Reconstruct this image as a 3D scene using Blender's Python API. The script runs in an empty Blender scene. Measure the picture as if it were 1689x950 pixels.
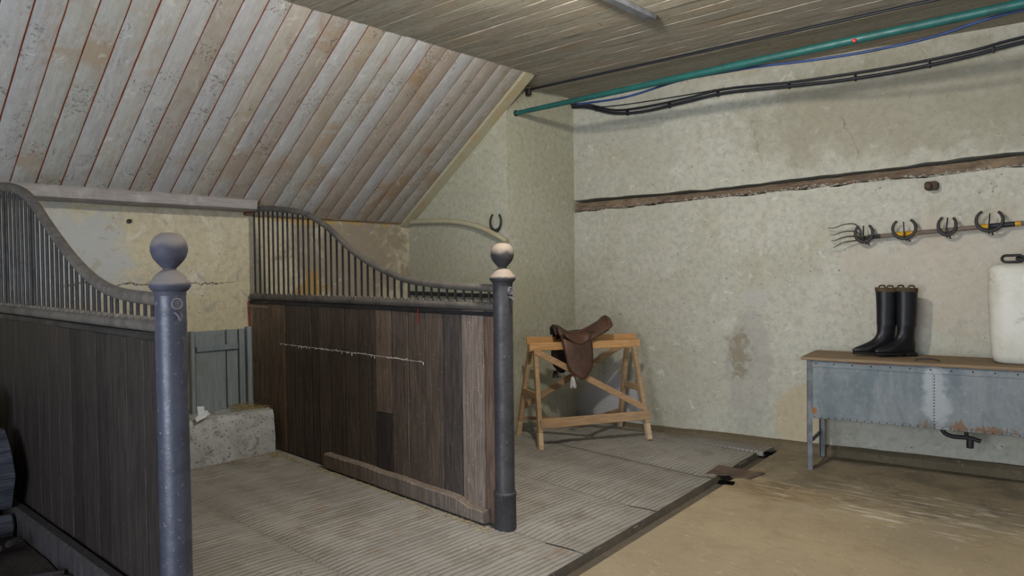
import bpy, bmesh, math, random
from mathutils import Vector, Matrix
import numpy as np
random.seed(7)
SC = bpy.context.scene
COL = SC.collection
PI = math.pi

# ------------------------------------------------------------------ camera
cam_d = bpy.data.cameras.new('camera')
cam = bpy.data.objects.new('camera', cam_d); COL.objects.link(cam)
R3 = Matrix(((0.7417353, -0.0055168, 0.6706700), (0.6705878, 0.0237862, -0.7414487), (-0.0118623, 0.9997018, 0.0213426)))
cam.matrix_world = Matrix.Translation((5.43, 0.0, 1.4)) @ R3.to_4x4()
cam_d.sensor_fit = 'HORIZONTAL'; cam_d.sensor_width = 36.0; cam_d.lens = 25.9116
cam_d.clip_start = 0.02
SC.camera = cam

# ------------------------------------------------------------------ world, daylight, exposure
W = bpy.data.worlds.new('world'); SC.world = W; W.use_nodes = True
bg = W.node_tree.nodes['Background']
bg.inputs[0].default_value = (0.62, 0.76, 1.0, 1); bg.inputs[1].default_value = 1.0
SC.view_settings.view_transform = 'Standard'; SC.view_settings.look = 'None'
SC.view_settings.gamma = 1.0; SC.view_settings.use_curve_mapping = False
SC.view_settings.exposure = 0.22

def area(name, loc, rot, sx, sy, power, colr):
    l = bpy.data.lights.new(name, 'AREA'); l.shape = 'RECTANGLE'; l.size = sx; l.size_y = sy
    l.energy = power; l.color = colr
    o = bpy.data.objects.new(name, l); COL.objects.link(o); o.location = loc; o.rotation_euler = rot
    return o
# daylight coming in through the open stable doors behind the camera
area('doorway_daylight', (4.6, -2.75, 1.25), (PI/2, 0, 0), 3.0, 2.3, 215, (0.80, 0.88, 1.0))
area('side_window_daylight', (7.75, 2.3, 1.75), (PI/2, 0, PI/2), 1.8, 1.3, 12, (0.92, 0.96, 1.0))
LAMP = (3.45, 2.7, 2.84)
LAMP_POWER = 160

# ------------------------------------------------------------------ mesh helpers
WM = {}
def mworld(o): return WM.get(o.name, Matrix())

class MB:
    def __init__(s): s.v = []; s.f = []
    def add(s, vs, fs):
        n = len(s.v); s.v += [tuple(v) for v in vs]; s.f += [tuple(i+n for i in f) for f in fs]; return s
    def box(s, x0, x1, y0, y1, z0, z1, M=None):
        vs = [Vector(p) for p in ((x0,y0,z0),(x1,y0,z0),(x1,y1,z0),(x0,y1,z0),(x0,y0,z1),(x1,y0,z1),(x1,y1,z1),(x0,y1,z1))]
        if M: vs = [M @ v for v in vs]
        return s.add(vs, [(0,3,2,1),(4,5,6,7),(0,1,5,4),(1,2,6,5),(2,3,7,6),(3,0,4,7)])
    def beam(s, a, b, w, h, up=(0,0,1)):
        """rectangular bar from a to b, w sideways, h along up"""
        a = Vector(a); b = Vector(b); d = (b-a); L = d.length; d.normalize()
        up = Vector(up); sd = d.cross(up); sd.normalize(); u = sd.cross(d)
        M = Matrix((d, sd, u)).transposed().to_4x4(); M.translation = a
        return s.box(0, L, -w/2, w/2, -h/2, h/2, M)
    def tube(s, pts, r, n=8, cap=True, flat=1.0, up=None):
        pts = [Vector(p) for p in pts]; m = len(pts)
        rs = r if isinstance(r, (list, tuple)) else [r]*m
        vs = []; fs = []
        ref = Vector(up) if up else None
        for i, p in enumerate(pts):
            t = (pts[min(i+1, m-1)] - pts[max(i-1, 0)]).normalized()
            if ref is None:
                ref = Vector((0,0,1)) if abs(t.z) < .9 else Vector((1,0,0))
            a = (ref - t*ref.dot(t)).normalized(); b = t.cross(a)
            if not up: ref = a
            for k in range(n):
                q = 2*PI*k/n
                vs.append(p + a*math.cos(q)*rs[i] + b*math.sin(q)*rs[i]*flat)
        for i in range(m-1):
            for k in range(n):
                k2 = (k+1) % n
                fs.append((i*n+k, i*n+k2, (i+1)*n+k2, (i+1)*n+k))
        if cap: fs.append(tuple(range(n-1, -1, -1))); fs.append(tuple((m-1)*n+k for k in range(n)))
        return s.add(vs, fs)
    def lathe(s, prof, c=(0,0,0), n=20, M=None):
        vs = []; fs = []; c = Vector(c)
        for r, z in prof:
            for k in range(n):
                q = 2*PI*k/n; v = Vector((max(r, 1e-4)*math.cos(q), max(r, 1e-4)*math.sin(q), z))
                vs.append((M @ v if M else v) + c)
        for i in range(len(prof)-1):
            for k in range(n):
                k2 = (k+1) % n; fs.append((i*n+k, i*n+k2, (i+1)*n+k2, (i+1)*n+k))
        fs.append(tuple(range(n-1, -1, -1))); fs.append(tuple((len(prof)-1)*n+k for k in range(n)))
        return s.add(vs, fs)
    def loft(s, rings, cap=True):
        n = len(rings[0]); vs = [v for r in rings for v in r]; fs = []
        for i in range(len(rings)-1):
            for k in range(n):
                k2 = (k+1) % n; fs.append((i*n+k, i*n+k2, (i+1)*n+k2, (i+1)*n+k))
        if cap: fs.append(tuple(range(n-1, -1, -1))); fs.append(tuple((len(rings)-1)*n+k for k in range(n)))
        return s.add(vs, fs)
    def grid(s, rows):
        m = len(rows); n = len(rows[0]); vs = [v for r in rows for v in r]
        return s.add(vs, [(i*n+j, i*n+j+1, (i+1)*n+j+1, (i+1)*n+j) for i in range(m-1) for j in range(n-1)])
    def mesh(s, name, mat, bevel=0.0, angle=35, inv=None):
        me = bpy.data.meshes.new(name)
        vs = [inv @ Vector(v) for v in s.v] if inv else s.v
        me.from_pydata(vs, [], s.f)
        bm = bmesh.new(); bm.from_mesh(me)
        if bevel:
            bmesh.ops.bevel(bm, geom=[e for e in bm.edges if e.is_manifold and e.calc_face_angle(0) > .6], offset=bevel, segments=1, affect='EDGES', clamp_overlap=True)
        bmesh.ops.recalc_face_normals(bm, faces=bm.faces)
        bm.to_mesh(me); bm.free()
        me.materials.append(mat)
        me.shade_smooth(); me.set_sharp_from_angle(angle=math.radians(angle))
        return me
    def build(s, name, mat, parent=None, world=False, bevel=0.0, angle=35, color=None):
        inv = mworld(parent).inverted() if (world and parent) else None
        o = bpy.data.objects.new(name, s.mesh(name, mat, bevel, angle, inv)); COL.objects.link(o)
        if parent: o.parent = parent; WM[o.name] = mworld(parent).copy()
        if color: o.color = (*color, 1)
        return o

def place(name, me, parent=None, M=None, color=None):
    """object on shared mesh data, M = local transform under its parent"""
    o = bpy.data.objects.new(name, me); COL.objects.link(o)
    if M: o.matrix_basis = M
    if parent: o.parent = parent
    WM[o.name] = mworld(parent) @ (M or Matrix()) if parent else (M or Matrix())
    if color: o.color = (*color, 1)
    return o
def thing(name, label, cat, loc=(0,0,0), rz=0.0, group=None):
    o = bpy.data.objects.new(name, None); COL.objects.link(o)
    M = Matrix.Translation(loc) @ Matrix.Rotation(rz, 4, 'Z'); o.matrix_basis = M; WM[o.name] = M
    o.empty_display_size = .1
    tag(o, label, cat, group); return o
def tag(o, label, cat, group=None):
    o['label'] = label; o['category'] = cat
    if group: o['group'] = group
    return o
def struct(o, label=None, cat=None):
    o['kind'] = 'structure'
    if label: o['label'] = label
    if cat: o['category'] = cat
    return o
def cr(pts, n=6):
    """Catmull-Rom through points"""
    P = [Vector(p) for p in pts]; P = [P[0]*2-P[1]] + P + [P[-1]*2-P[-2]]; out = []
    for i in range(1, len(P)-2):
        for k in range(n):
            t = k/n; a, b, c, d = P[i-1], P[i], P[i+1], P[i+2]
            out.append(.5*((2*b) + (c-a)*t + (2*a-5*b+4*c-d)*t*t + (3*b-a-3*c+d)*t*t*t))
    out.append(P[-2]); return out
def lerp(a, b, t): return a+(b-a)*t
def jit(a): return random.uniform(-a, a)
def sr(r, g, b):
    f = lambda c: (c/255/12.92) if c/255 <= .04045 else ((c/255+.055)/1.055)**2.4
    return (f(r), f(g), f(b))

# ------------------------------------------------------------------ materials
class NT:
    def __init__(s, name):
        s.m = bpy.data.materials.new(name); s.m.use_nodes = True; s.t = s.m.node_tree
        s.b = s.t.nodes['Principled BSDF']
    def n(s, typ, **kw):
        o = s.t.nodes.new(typ)
        for k, v in kw.items(): setattr(o, k, v)
        return o
    def l(s, a, b): s.t.links.new(a, b)
    def coord(s, scale=(1,1,1), rot=(0,0,0), rnd=True):
        tc = s.n('ShaderNodeTexCoord'); mp = s.n('ShaderNodeMapping')
        mp.inputs['Scale'].default_value = scale; mp.inputs['Rotation'].default_value = rot
        if rnd:
            oi = s.n('ShaderNodeObjectInfo'); mu = s.n('ShaderNodeVectorMath', operation='SCALE')
            cx = s.n('ShaderNodeCombineXYZ'); s.l(oi.outputs['Random'], cx.inputs[0]); s.l(oi.outputs['Random'], cx.inputs[1]); s.l(oi.outputs['Random'], cx.inputs[2])
            s.l(cx.outputs[0], mu.inputs[0]); mu.inputs['Scale'].default_value = 53.0
            ad = s.n('ShaderNodeVectorMath', operation='ADD'); s.l(tc.outputs['Object'], ad.inputs[0]); s.l(mu.outputs[0], ad.inputs[1])
            s.l(ad.outputs[0], mp.inputs['Vector'])
        else: s.l(tc.outputs['Object'], mp.inputs['Vector'])
        return mp.outputs[0]
    def noise(s, v, scale, detail=5, rough=.6, dist=0.0):
        o = s.n('ShaderNodeTexNoise'); o.inputs['Scale'].default_value = scale; o.inputs['Detail'].default_value = detail
        o.inputs['Roughness'].default_value = rough; o.inputs['Distortion'].default_value = dist
        s.l(v, o.inputs['Vector']); return o.outputs['Fac']
    def ramp(s, f, a, b, lo=0.0, hi=1.0):
        o = s.n('ShaderNodeMapRange'); o.inputs['From Min'].default_value = a; o.inputs['From Max'].default_value = b
        o.inputs['To Min'].default_value = lo; o.inputs['To Max'].default_value = hi; o.interpolation_type = 'SMOOTHSTEP'
        s.l(f, o.inputs['Value']); return o.outputs[0]
    def mix(s, f, a, b, mode='MIX'):
        o = s.n('ShaderNodeMix', data_type='RGBA', blend_type=mode)
        for sock, val in ((o.inputs[0], f), (o.inputs[6], a), (o.inputs[7], b)):
            if isinstance(val, (int, float)): sock.default_value = val
            elif isinstance(val, tuple): sock.default_value = (*val, 1)
            else: s.l(val, sock)
        return o.outputs[2]
    def math(s, op, a, b=None):
        o = s.n('ShaderNodeMath', operation=op)
        for i, val in enumerate((a, b)):
            if val is None: continue
            if isinstance(val, (int, float)): o.inputs[i].default_value = val
            else: s.l(val, o.inputs[i])
        return o.outputs[0]
    def blob(s, v, c, r, nf, amt=.7, a=.75, b=1.05):
        """irregular patch with centre c, radii r; 1 inside"""
        sb = s.n('ShaderNodeVectorMath', operation='SUBTRACT'); s.l(v, sb.inputs[0]); sb.inputs[1].default_value = c
        dv = s.n('ShaderNodeVectorMath', operation='DIVIDE'); s.l(sb.outputs[0], dv.inputs[0]); dv.inputs[1].default_value = r
        ln = s.n('ShaderNodeVectorMath', operation='LENGTH'); s.l(dv.outputs[0], ln.inputs[0])
        q = s.math('ADD', ln.outputs['Value'], s.math('MULTIPLY', s.math('SUBTRACT', nf, .5), amt*2))
        return s.ramp(q, a, b, 1.0, 0.0)
    def bump(s, h, strength, dist=.01):
        o = s.n('ShaderNodeBump'); o.inputs['Strength'].default_value = strength; o.inputs['Distance'].default_value = dist
        s.l(h, o.inputs['Height'])
        prev = s.b.inputs['Normal'].links
        if prev: s.l(prev[0].from_socket, o.inputs['Normal'])
        s.l(o.outputs[0], s.b.inputs['Normal'])
    def done(s, c, rough=.8, spec=.3, metal=0.0):
        if isinstance(c, tuple): s.b.inputs['Base Color'].default_value = (*c, 1)
        else: s.l(c, s.b.inputs['Base Color'])
        if isinstance(rough, (int, float)): s.b.inputs['Roughness'].default_value = rough
        else: s.l(rough, s.b.inputs['Roughness'])
        s.b.inputs['Specular IOR Level'].default_value = spec; s.b.inputs['Metallic'].default_value = metal
        return s.m

def plaster(name, c1, c2, c3, spots=.5, extra=None, c4=None):
    t = NT(name); v = t.coord(rnd=False)
    big = t.noise(v, .9, 6, .6, .3); mid = t.noise(v, 3.2, 8, .65, .5); fine = t.noise(v, 22, 6, .7); vf = t.noise(v, 90, 3, .6)
    c = t.mix(t.ramp(big, .36, .64), c1, c2)
    c = t.mix(t.ramp(mid, .52, .72, 0, .7), c, c3)
    if c4: c = t.mix(t.ramp(t.noise(v, 1.7, 7, .7, .8), .55, .7, 0, .75), c, c4)
    c = t.mix(t.ramp(fine, .40, .68, .0, .55), c, tuple(x*.60 for x in c1))
    c = t.mix(t.ramp(t.noise(v, 13, 7, .75, .6), .58, .70, 0, .34), c, tuple(x*y for x, y in zip(c1, (.70, .70, .72))))
    c = t.mix(t.ramp(t.noise(v, 11, 6, .7, .8), .60, .68, 0, .5), c, tuple(min(1, x*1.28) for x in c3))
    c = t.mix(t.ramp(t.noise(v, 38, 2, .5), .70, .74, 0, spots*1.2), c, tuple(x*.25 for x in c1))
    c = t.mix(t.ramp(t.noise(v, 27, 4, .6), .66, .72, 0, min(1, spots*.9)), c, (.58, .57, .53))
    if extra: c = extra(t, v, c, mid, fine)
    t.bump(mid, .25, .03); t.bump(fine, .5, .012); t.bump(vf, .35, .004)
    return t.done(c, .93, .15)

def wood(name, axis_scale, c1, c2, c3=None, rot=(0,0,0), objcol=False, rough=.78, wear=None, bumpv=.5, stain=None, dots=0, flecks=None):
    t = NT(name); v = t.coord(axis_scale, rot); v2 = t.coord((1,1,1))
    g = t.noise(v, 9, 8, .7, .6); g2 = t.noise(v, 34, 4, .7); m = t.noise(v2, 3.0, 6, .65, .6)
    c = t.mix(t.ramp(g, .32, .68), c1, c2)
    if c3: c = t.mix(t.ramp(m, .5, .7, 0, .75), c, c3)
    if stain: c = t.mix(t.ramp(t.noise(v2, 1.6, 6, .6, .6), .54, .66, 0, .7), c, stain)
    c = t.mix(t.ramp(g2, .55, .8, 0, .5), c, tuple(x*.45 for x in c1))
    if wear: c = t.mix(t.ramp(t.noise(v, 22, 6, .8), .64, .76, 0, .6), c, wear)
    if flecks:
        c = t.mix(t.ramp(t.noise(v2, 48, 5, .7), .60, .70, 0, .5), c, flecks)
        c = t.mix(t.ramp(t.noise(t.coord((1, 1, .3)), 7, 7, .75, .5), .52, .66, 0, .6), c, tuple(x*.5 for x in c1))
    if dots:
        c = t.mix(t.ramp(t.noise(v2, 9, 7, .75, .5), .56, .66, 0, .4), c, tuple(x*.66 for x in c1))
        c = t.mix(t.ramp(t.noise(v2, 12, 6, .7, .5), .58, .66, 0, .5), c, tuple(min(1, x*1.3) for x in c1))
        c = t.mix(t.math('MULTIPLY', t.ramp(t.noise(v2, 55, 3, .6), .54, .62, 0, dots), t.ramp(t.noise(v2, 4, 4, .6), .5, .62)), c, (.10, .085, .06))
    if objcol:
        oi = t.n('ShaderNodeObjectInfo'); c = t.mix(1.0, c, oi.outputs['Color'], 'MULTIPLY')
    t.bump(g, bumpv, .006); t.bump(g2, bumpv*.7, .003)
    return t.done(c, rough, .25)

def metal(name, c1, c2, c3=None, rough=.5, spec=.5, metallic=0.0, scale=8, speck=None, objcol=False):
    t = NT(name); v = t.coord()
    a = t.noise(v, scale, 7, .7, .4); b = t.noise(v, scale*7, 4, .7)
    c = t.mix(t.ramp(a, .35, .65), c1, c2)
    if c3: c = t.mix(t.ramp(t.noise(v, scale*.55, 8, .75, .7), .57, .68, 0, .9), c, c3)
    if speck: c = t.mix(t.ramp(b, .60, .74, 0, .6), c, speck)
    if objcol:
        oi = t.n('ShaderNodeObjectInfo'); c = t.mix(1.0, c, oi.outputs['Color'], 'MULTIPLY')
    t.bump(b, .35, .003); t.bump(a, .2, .006)
    return t.done(c, t.ramp(a, .3, .7, rough*.8, min(1, rough*1.35)), spec, metallic)

def dusty(name, c1, dust):
    t = NT(name); v = t.coord(); a = t.noise(v, 14, 6, .7, .4); g = t.n('ShaderNodeNewGeometry'); sx = t.n('ShaderNodeSeparateXYZ'); t.l(g.outputs['Normal'], sx.inputs[0])
    f = t.ramp(t.math('ADD', sx.outputs[2], t.math('MULTIPLY', t.math('SUBTRACT', a, .5), 1.1)), -.1, .5)
    c = t.mix(f, t.mix(t.ramp(a, .35, .65), c1, tuple(x*.75 for x in c1)), dust)
    t.bump(t.noise(v, 60, 4, .7), .3, .003)
    return t.done(c, .7, .35)
def plain(name, c, rough=.6, spec=.4, var=.25, scale=14):
    t = NT(name); v = t.coord(); a = t.noise(v, scale, 5, .65)
    return t.done(t.mix(t.ramp(a, .3, .7), tuple(x*(1-var) for x in c), tuple(min(1, x*(1+var)) for x in c)), rough, spec)

def wall_back_extra(t, v, c, mid, fine):
    n1 = t.noise(v, 5, 6, .65, .4)
    c = t.mix(t.math('MULTIPLY', t.blob(v, (2.88, 5.63, .62), (.2, .3, .55), n1, .7, .8, 1.0), .38), c, sr(150,147,144))
    c = t.mix(t.math('MULTIPLY', t.blob(v, (2.80, 5.62, .72), (.12, .3, .26), t.noise(v, 16, 6, .75), 1.6, .3, 1.0), .7), c, sr(128,118,94))
    c = t.mix(t.math('MULTIPLY', t.blob(v, (2.92, 5.64, 1.18), (.12, .3, .08), n1, .8), .6), c, sr(176, 174, 168))
    c = t.mix(t.math('MULTIPLY', t.blob(v, (3.27, 5.68, .25), (.22, .3, .3), n1, .6), .5), c, sr(182, 160, 120))
    c = t.mix(t.math('MULTIPLY', t.blob(v, (1.62, 5.5, .18), (.36, .3, .30), n1, .5), .85), c, sr(186, 186, 194))
    c = t.mix(t.math('MULTIPLY', t.blob(v, (4.0, 5.75, 2.55), (1.5, .5, .45), n1, .9, .5, 1.1), .55), c, sr(142, 134, 112))
    c = t.mix(t.math('MULTIPLY', t.blob(v, (4.3, 5.8, 1.35), (.9, .5, .5), n1, 1.2, .5, 1.0), .5), c, sr(190, 178, 164))
    sx = t.n('ShaderNodeSeparateXYZ'); t.l(v, sx.inputs[0])
    for x0, z0, k, za, zb in ((3.60, 2.40, -.36, 2.22, 2.54), (2.95, 2.4, -.25, 2.25, 2.6)):
        q = t.math('SUBTRACT', t.math('SUBTRACT', sx.outputs[0], x0), t.math('MULTIPLY', t.math('SUBTRACT', sx.outputs[2], z0), k))
        q = t.math('ABSOLUTE', t.math('SUBTRACT', q, t.math('MULTIPLY', t.math('SUBTRACT', t.noise(v, 4, 4, .6), .5), .25)))
        rg = t.math('MULTIPLY', t.ramp(sx.outputs[2], za-.02, za+.02), t.ramp(sx.outputs[2], zb-.03, zb+.02, 1, 0))
        c = t.mix(t.math('MULTIPLY', t.ramp(q, .0005, .003, .5, 0), rg), c, sr(70,62,50))
    return c
def wall_left_extra(t, v, c, mid, fine):
    n1 = t.noise(v, 4, 7, .7, .5)
    c = t.mix(t.math('MULTIPLY', t.blob(v, (0, 3.9, 1.55), (.4, .75, .55), n1, 1.2, .6, 1.0), .8), c, sr(138, 126, 112))
    c = t.mix(t.math('MULTIPLY', t.blob(v, (0, 3.5, 1.28), (.3, .22, .2), n1, 1.6, .45, .8), .8), c, sr(172,138,76))
    c = t.mix(t.math('MULTIPLY', t.blob(v, (0, 1.62, 1.55), (.3, .5, .45), n1, 1.1, .5, 1.0), .85), c, sr(176, 178, 178))
    c = t.mix(t.math('MULTIPLY', t.blob(v, (0, 3.5, 1.86), (.3, 1.1, .05), n1, 1.8, .4, .7), .8), c, sr(186,152,88))
    n2 = t.noise(v, 7, 8, .75, .5)
    c = t.mix(t.ramp(n2, .54, .64, 0, .6), c, sr(160,150,126))
    c = t.mix(t.ramp(t.noise(v, 5, 7, .7, .8), .58, .66, 0, .6), c, sr(150,148,142))
    c = t.mix(t.ramp(t.noise(v, 6, 7, .7, .6), .60, .68, 0, .5), c, sr(214,210,198))
    sx = t.n('ShaderNodeSeparateXYZ'); t.l(v, sx.inputs[0])
    ln = t.math('ABSOLUTE', t.math('SUBTRACT', t.math('SUBTRACT', sx.outputs[2], 1.345), t.math('MULTIPLY', t.math('SUBTRACT', t.noise(v, 5, 5, .7), .5), .16)))
    rg = t.math('MULTIPLY', t.ramp(sx.outputs[1], 1.5, 1.7), t.ramp(sx.outputs[1], 2.6, 2.95, 1, 0))
    c = t.mix(t.math('MULTIPLY', t.ramp(ln, .002, .007, .9, 0), rg), c, sr(70,62,50))
    return c

M = {}
M['w_back'] = plaster('lime_plaster_back', sr(188,186,172), sr(176,174,158), sr(196,195,185), .55, wall_back_extra, sr(172,164,142))
M['w_left'] = plaster('peeling_plaster_left', sr(204,194,164), sr(194,184,158), sr(188,184,174), .6, wall_left_extra, sr(212,208,194))
M['w_stall'] = plaster('lime_plaster_stall', sr(184,182,164), sr(174,172,150), sr(190,188,176), .5)
M['w_dark'] = plaster('plain_plaster', sr(150,146,134), sr(140,136,122), sr(150,146,134), .3)
M['slope'] = wood('limewashed_board', (.8,5,5), sr(176,175,174), sr(160,158,156), sr(160,153,138), objcol=True, rough=.85, wear=sr(200,198,194), bumpv=.35, stain=sr(158,136,112), dots=.6)
M['slope_gap'] = plain('rusty_gap', sr(128,66,42), .9, .1)
M['slope_trim'] = wood('painted_trim', (.8,8,8), sr(178,172,146), sr(166,160,134), sr(176,150,112), rough=.8, bumpv=.25)
M['beam'] = wood('limewashed_beam', (6,.5,6), sr(160,154,150), sr(140,134,132), sr(182,178,172), rough=.9, wear=sr(200,198,192), bumpv=.6)
M['oak'] = wood('old_timber', (.5,8,8), sr(134,116,96), sr(88,74,62), sr(150,130,106), rough=.9, wear=sr(150,140,124), bumpv=1.0)
M['part_board'] = wood('stall_board', (8,8,.45), sr(146,134,124), sr(92,84,79), None, objcol=True, rough=.6, wear=sr(206,196,186), bumpv=.6, flecks=sr(214,204,192))
M['iron_far'] = metal('dusty_iron', sr(62,61,63), sr(46,45,48), sr(82,79,77), .5, .45, speck=sr(132,128,124))
M['iron_near'] = metal('daylight_tinted_iron', sr(62,64,78), sr(46,49,62), sr(92,88,92), .42, .5, speck=sr(156,152,158))  # dark iron; the blue sheen of cool daylight is put into its colour
M['iron_bar'] = metal('black_iron_bar', sr(36,36,40), sr(26,26,29), None, .45, .4)
M['iron_rail'] = metal('dusty_iron_rail', sr(98,92,85), sr(78,74,70), sr(112,104,95), .7, .3, speck=sr(140,134,124))
M['ball_far'] = dusty('dusty_black_iron', sr(58,56,58), sr(138,126,114))
M['ball_near'] = dusty('dusty_daylight_tinted_iron', sr(64,65,78), sr(112,106,104))  # dust on top; the iron's blue stands in for cool daylight
M['iron_cap'] = metal('dusty_cap', sr(142,128,114), sr(116,106,96), sr(96,92,94), .8, .2)
M['rust'] = metal('rusted_iron', sr(100,84,72), sr(76,66,58), sr(116,92,72), .85, .2)
M['black_iron'] = plain('black_iron', sr(40,38,38), .55, .4)
M['chalk'] = plain('pale_wire', sr(206,204,198), .7, .3)
M['pine'] = wood('pine_old', (.6,8,8), sr(190,158,120), sr(160,130,98), sr(150,126,102), objcol=True, rough=.75, bumpv=.35)
M['leather'] = metal('saddle_leather', sr(92,64,50), sr(68,49,40), sr(52,40,34), .5, .4, scale=6)
M['leather_dark'] = plain('dark_leather', sr(42,34,32), .55, .4)
M['boot'] = plain('black_boot_leather', sr(20,20,23), .42, .4, .3, 8)
M['boot_rim'] = plain('boot_lining', sr(74,62,46), .8, .2)
M['sole'] = plain('boot_sole', sr(22,21,21), .6, .3)
M['zinc'] = None
M['zinc_leg'] = metal('zinc_leg', sr(112,115,118), sr(86,90,94), sr(66,70,74), .5, .4, .15)
M['bench_top'] = wood('bench_board', (.5,8,8), sr(142,122,96), sr(116,98,78), sr(126,112,94), rough=.8, bumpv=.3)
M['drum'] = None
M['teal'] = metal('teal_pipe', sr(30,92,88), sr(24,76,74), None, .45, .5)
M['blue_cable'] = plain('blue_cable', sr(34,58,104), .5, .4)
M['black_cable'] = plain('black_cable', sr(32,33,40), .5, .4)
M['red'] = plain('red_plastic', sr(214,52,44), .5, .4)
M['redpaint'] = plain('red_paint', sr(150,48,42), .7, .2)
M['grey_steel'] = metal('grey_strap', sr(120,122,128), sr(92,94,100), None, .6, .4)
M['yellow'] = metal('yellow_tape', sr(206,160,36), sr(178,132,30), None, .6, .3, scale=30)
M['hatch'] = wood('blue_grey_paint', (8,8,.6), sr(146,154,156), sr(124,133,137), sr(128,130,126), objcol=True, rough=.75, wear=sr(150,154,152), bumpv=.5)
M['straw'] = plain('straw', sr(164,148,108), .9, .1, .4, 40)
M['chip'] = metal('floor_debris', sr(150,144,132), sr(112,98,80), None, .9, .15, scale=50)
M['paper'] = plain('white_paper', sr(222,226,230), .7, .2, .08)
M['hair'] = plain('white_plume', sr(196,194,194), .9, .1)

def mk_concrete():
    t = NT('ribbed_concrete'); v = t.coord(rnd=False)
    big = t.noise(v, 1.1, 6, .6, .4); mid = t.noise(v, 5, 7, .7, .3); fine = t.noise(v, 40, 5, .7)
    st = t.noise(t.coord((26, 1.6, 1), rnd=False), 3, 6, .7)
    wv = t.n('ShaderNodeTexWave', wave_type='BANDS', bands_direction='X'); wv.inputs['Scale'].default_value = 2*PI/(.036*20); wv.inputs['Distortion'].default_value = 1.2; wv.inputs['Detail'].default_value = 3; wv.inputs['Detail Scale'].default_value = .6
    t.l(v, wv.inputs['Vector'])
    c = t.mix(t.ramp(big, .35, .65), sr(150,146,139), sr(135,132,126))
    c = t.mix(t.ramp(mid, .5, .7, 0, .7), c, sr(124,116,104))
    c = t.mix(t.ramp(st, .55, .75, 0, .7), c, sr(178,174,166))
    c = t.mix(t.ramp(st, .25, .45, .6, 0), c, sr(100,94,84))
    c = t.mix(t.math('MULTIPLY', t.ramp(wv.outputs['Fac'], .05, .5, .55, 0), t.ramp(mid, .3, .55, .35, 1)), c, sr(84,78,70))
    c = t.mix(t.ramp(fine, .62, .75, 0, .5), c, sr(186,182,172))
    c = t.mix(t.ramp(t.noise(v, 2.3, 5, .6), .62, .74, 0, .5), c, sr(128,100,74))
    t.bump(mid, .3, .01); t.bump(fine, .4, .004)
    return t.done(c, .85, .2)
M['ribbed'] = mk_concrete()
def mk_aisle():
    t = NT('aisle_concrete'); v = t.coord(rnd=False)
    big = t.noise(v, .8, 6, .6, .5); mid = t.noise(v, 4, 8, .7, .4); fine = t.noise(v, 34, 5, .7)
    st = t.noise(t.coord((1.0, 9, 1), (0,0,.45), rnd=False), 3, 7, .7, .5)
    c = t.mix(t.ramp(big, .35, .65), sr(160,145,118), sr(144,132,110))
    c = t.mix(t.ramp(mid, .48, .7, 0, .7), c, sr(140,124,98))
    n1 = t.noise(v, 3, 6, .7, .4)
    # older grey-brown concrete along the back wall and its dirt
    far = t.blob(v, (4.2, 5.9, 0), (2.4, 1.35, 1), n1, .35, .85, 1.05)
    c = t.mix(far, c, t.mix(t.ramp(mid, .4, .65), sr(136,124,102), sr(108,98,82)))
    c = t.mix(t.math('MULTIPLY', t.blob(v, (3.6, 4.55, 0), (.5, .24, 1), n1, .9, .4, 1.1), t.ramp(st, .40, .56, .15, .8)), c, sr(112,88,56))
    c = t.mix(t.math('MULTIPLY', t.ramp(st, .53, .62), t.math('MULTIPLY', t.blob(v, (4.25, 4.7, 0), (1.0, .5, 1), n1, .7, .6, 1.05), .75)), c, sr(200,194,182))
    c = t.mix(t.ramp(t.noise(t.coord((1.5, 5, 1), (0,0,.3), rnd=False), 5, 7, .75), .52, .66, 0, .5), c, sr(126,112,90))
    c = t.mix(t.ramp(t.noise(v, 12, 7, .75), .56, .68, 0, .5), c, sr(190,170,132))
    c = t.mix(t.ramp(fine, .58, .7, 0, .5), c, sr(104,92,72))
    c = t.mix(t.ramp(t.noise(v, 18, 4, .6), .66, .74, 0, .35), c, sr(206,190,160))
    t.bump(mid, .2, .01); t.bump(fine, .35, .004)
    return t.done(c, .8, .25)
M['aisle'] = mk_aisle()
def mk_ceil():
    t = NT('board_marked_ceiling'); v = t.coord((.7, 9, 9)); v2 = t.coord(rnd=False); vw = t.coord()
    g = t.noise(v, 6, 8, .75, .4); m = t.noise(vw, 2, 6, .65, .4)
    c = t.mix(t.ramp(g, .3, .7), sr(176,170,155), sr(142,136,123))
    c = t.mix(t.ramp(m, .48, .7, 0, .7), c, sr(164,146,122))
    c = t.mix(t.ramp(t.noise(v, 16, 5, .7), .58, .68, 0, .8), c, sr(192,188,176))
    c = t.mix(t.ramp(t.noise(vw, 20, 6, .75), .58, .68, 0, .6), c, sr(84,78,68))
    c = t.mix(t.ramp(t.noise(v, 11, 6, .7), .27, .4, .7, 0), c, sr(90,82,72))
    oi = t.n('ShaderNodeObjectInfo'); c = t.mix(1.0, c, oi.outputs['Color'], 'MULTIPLY')
    t.bump(g, .6, .014); t.bump(t.noise(vw, 24, 6, .75), .5, .014)
    return t.done(c, .9, .15)
M['ceil'] = mk_ceil()
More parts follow.
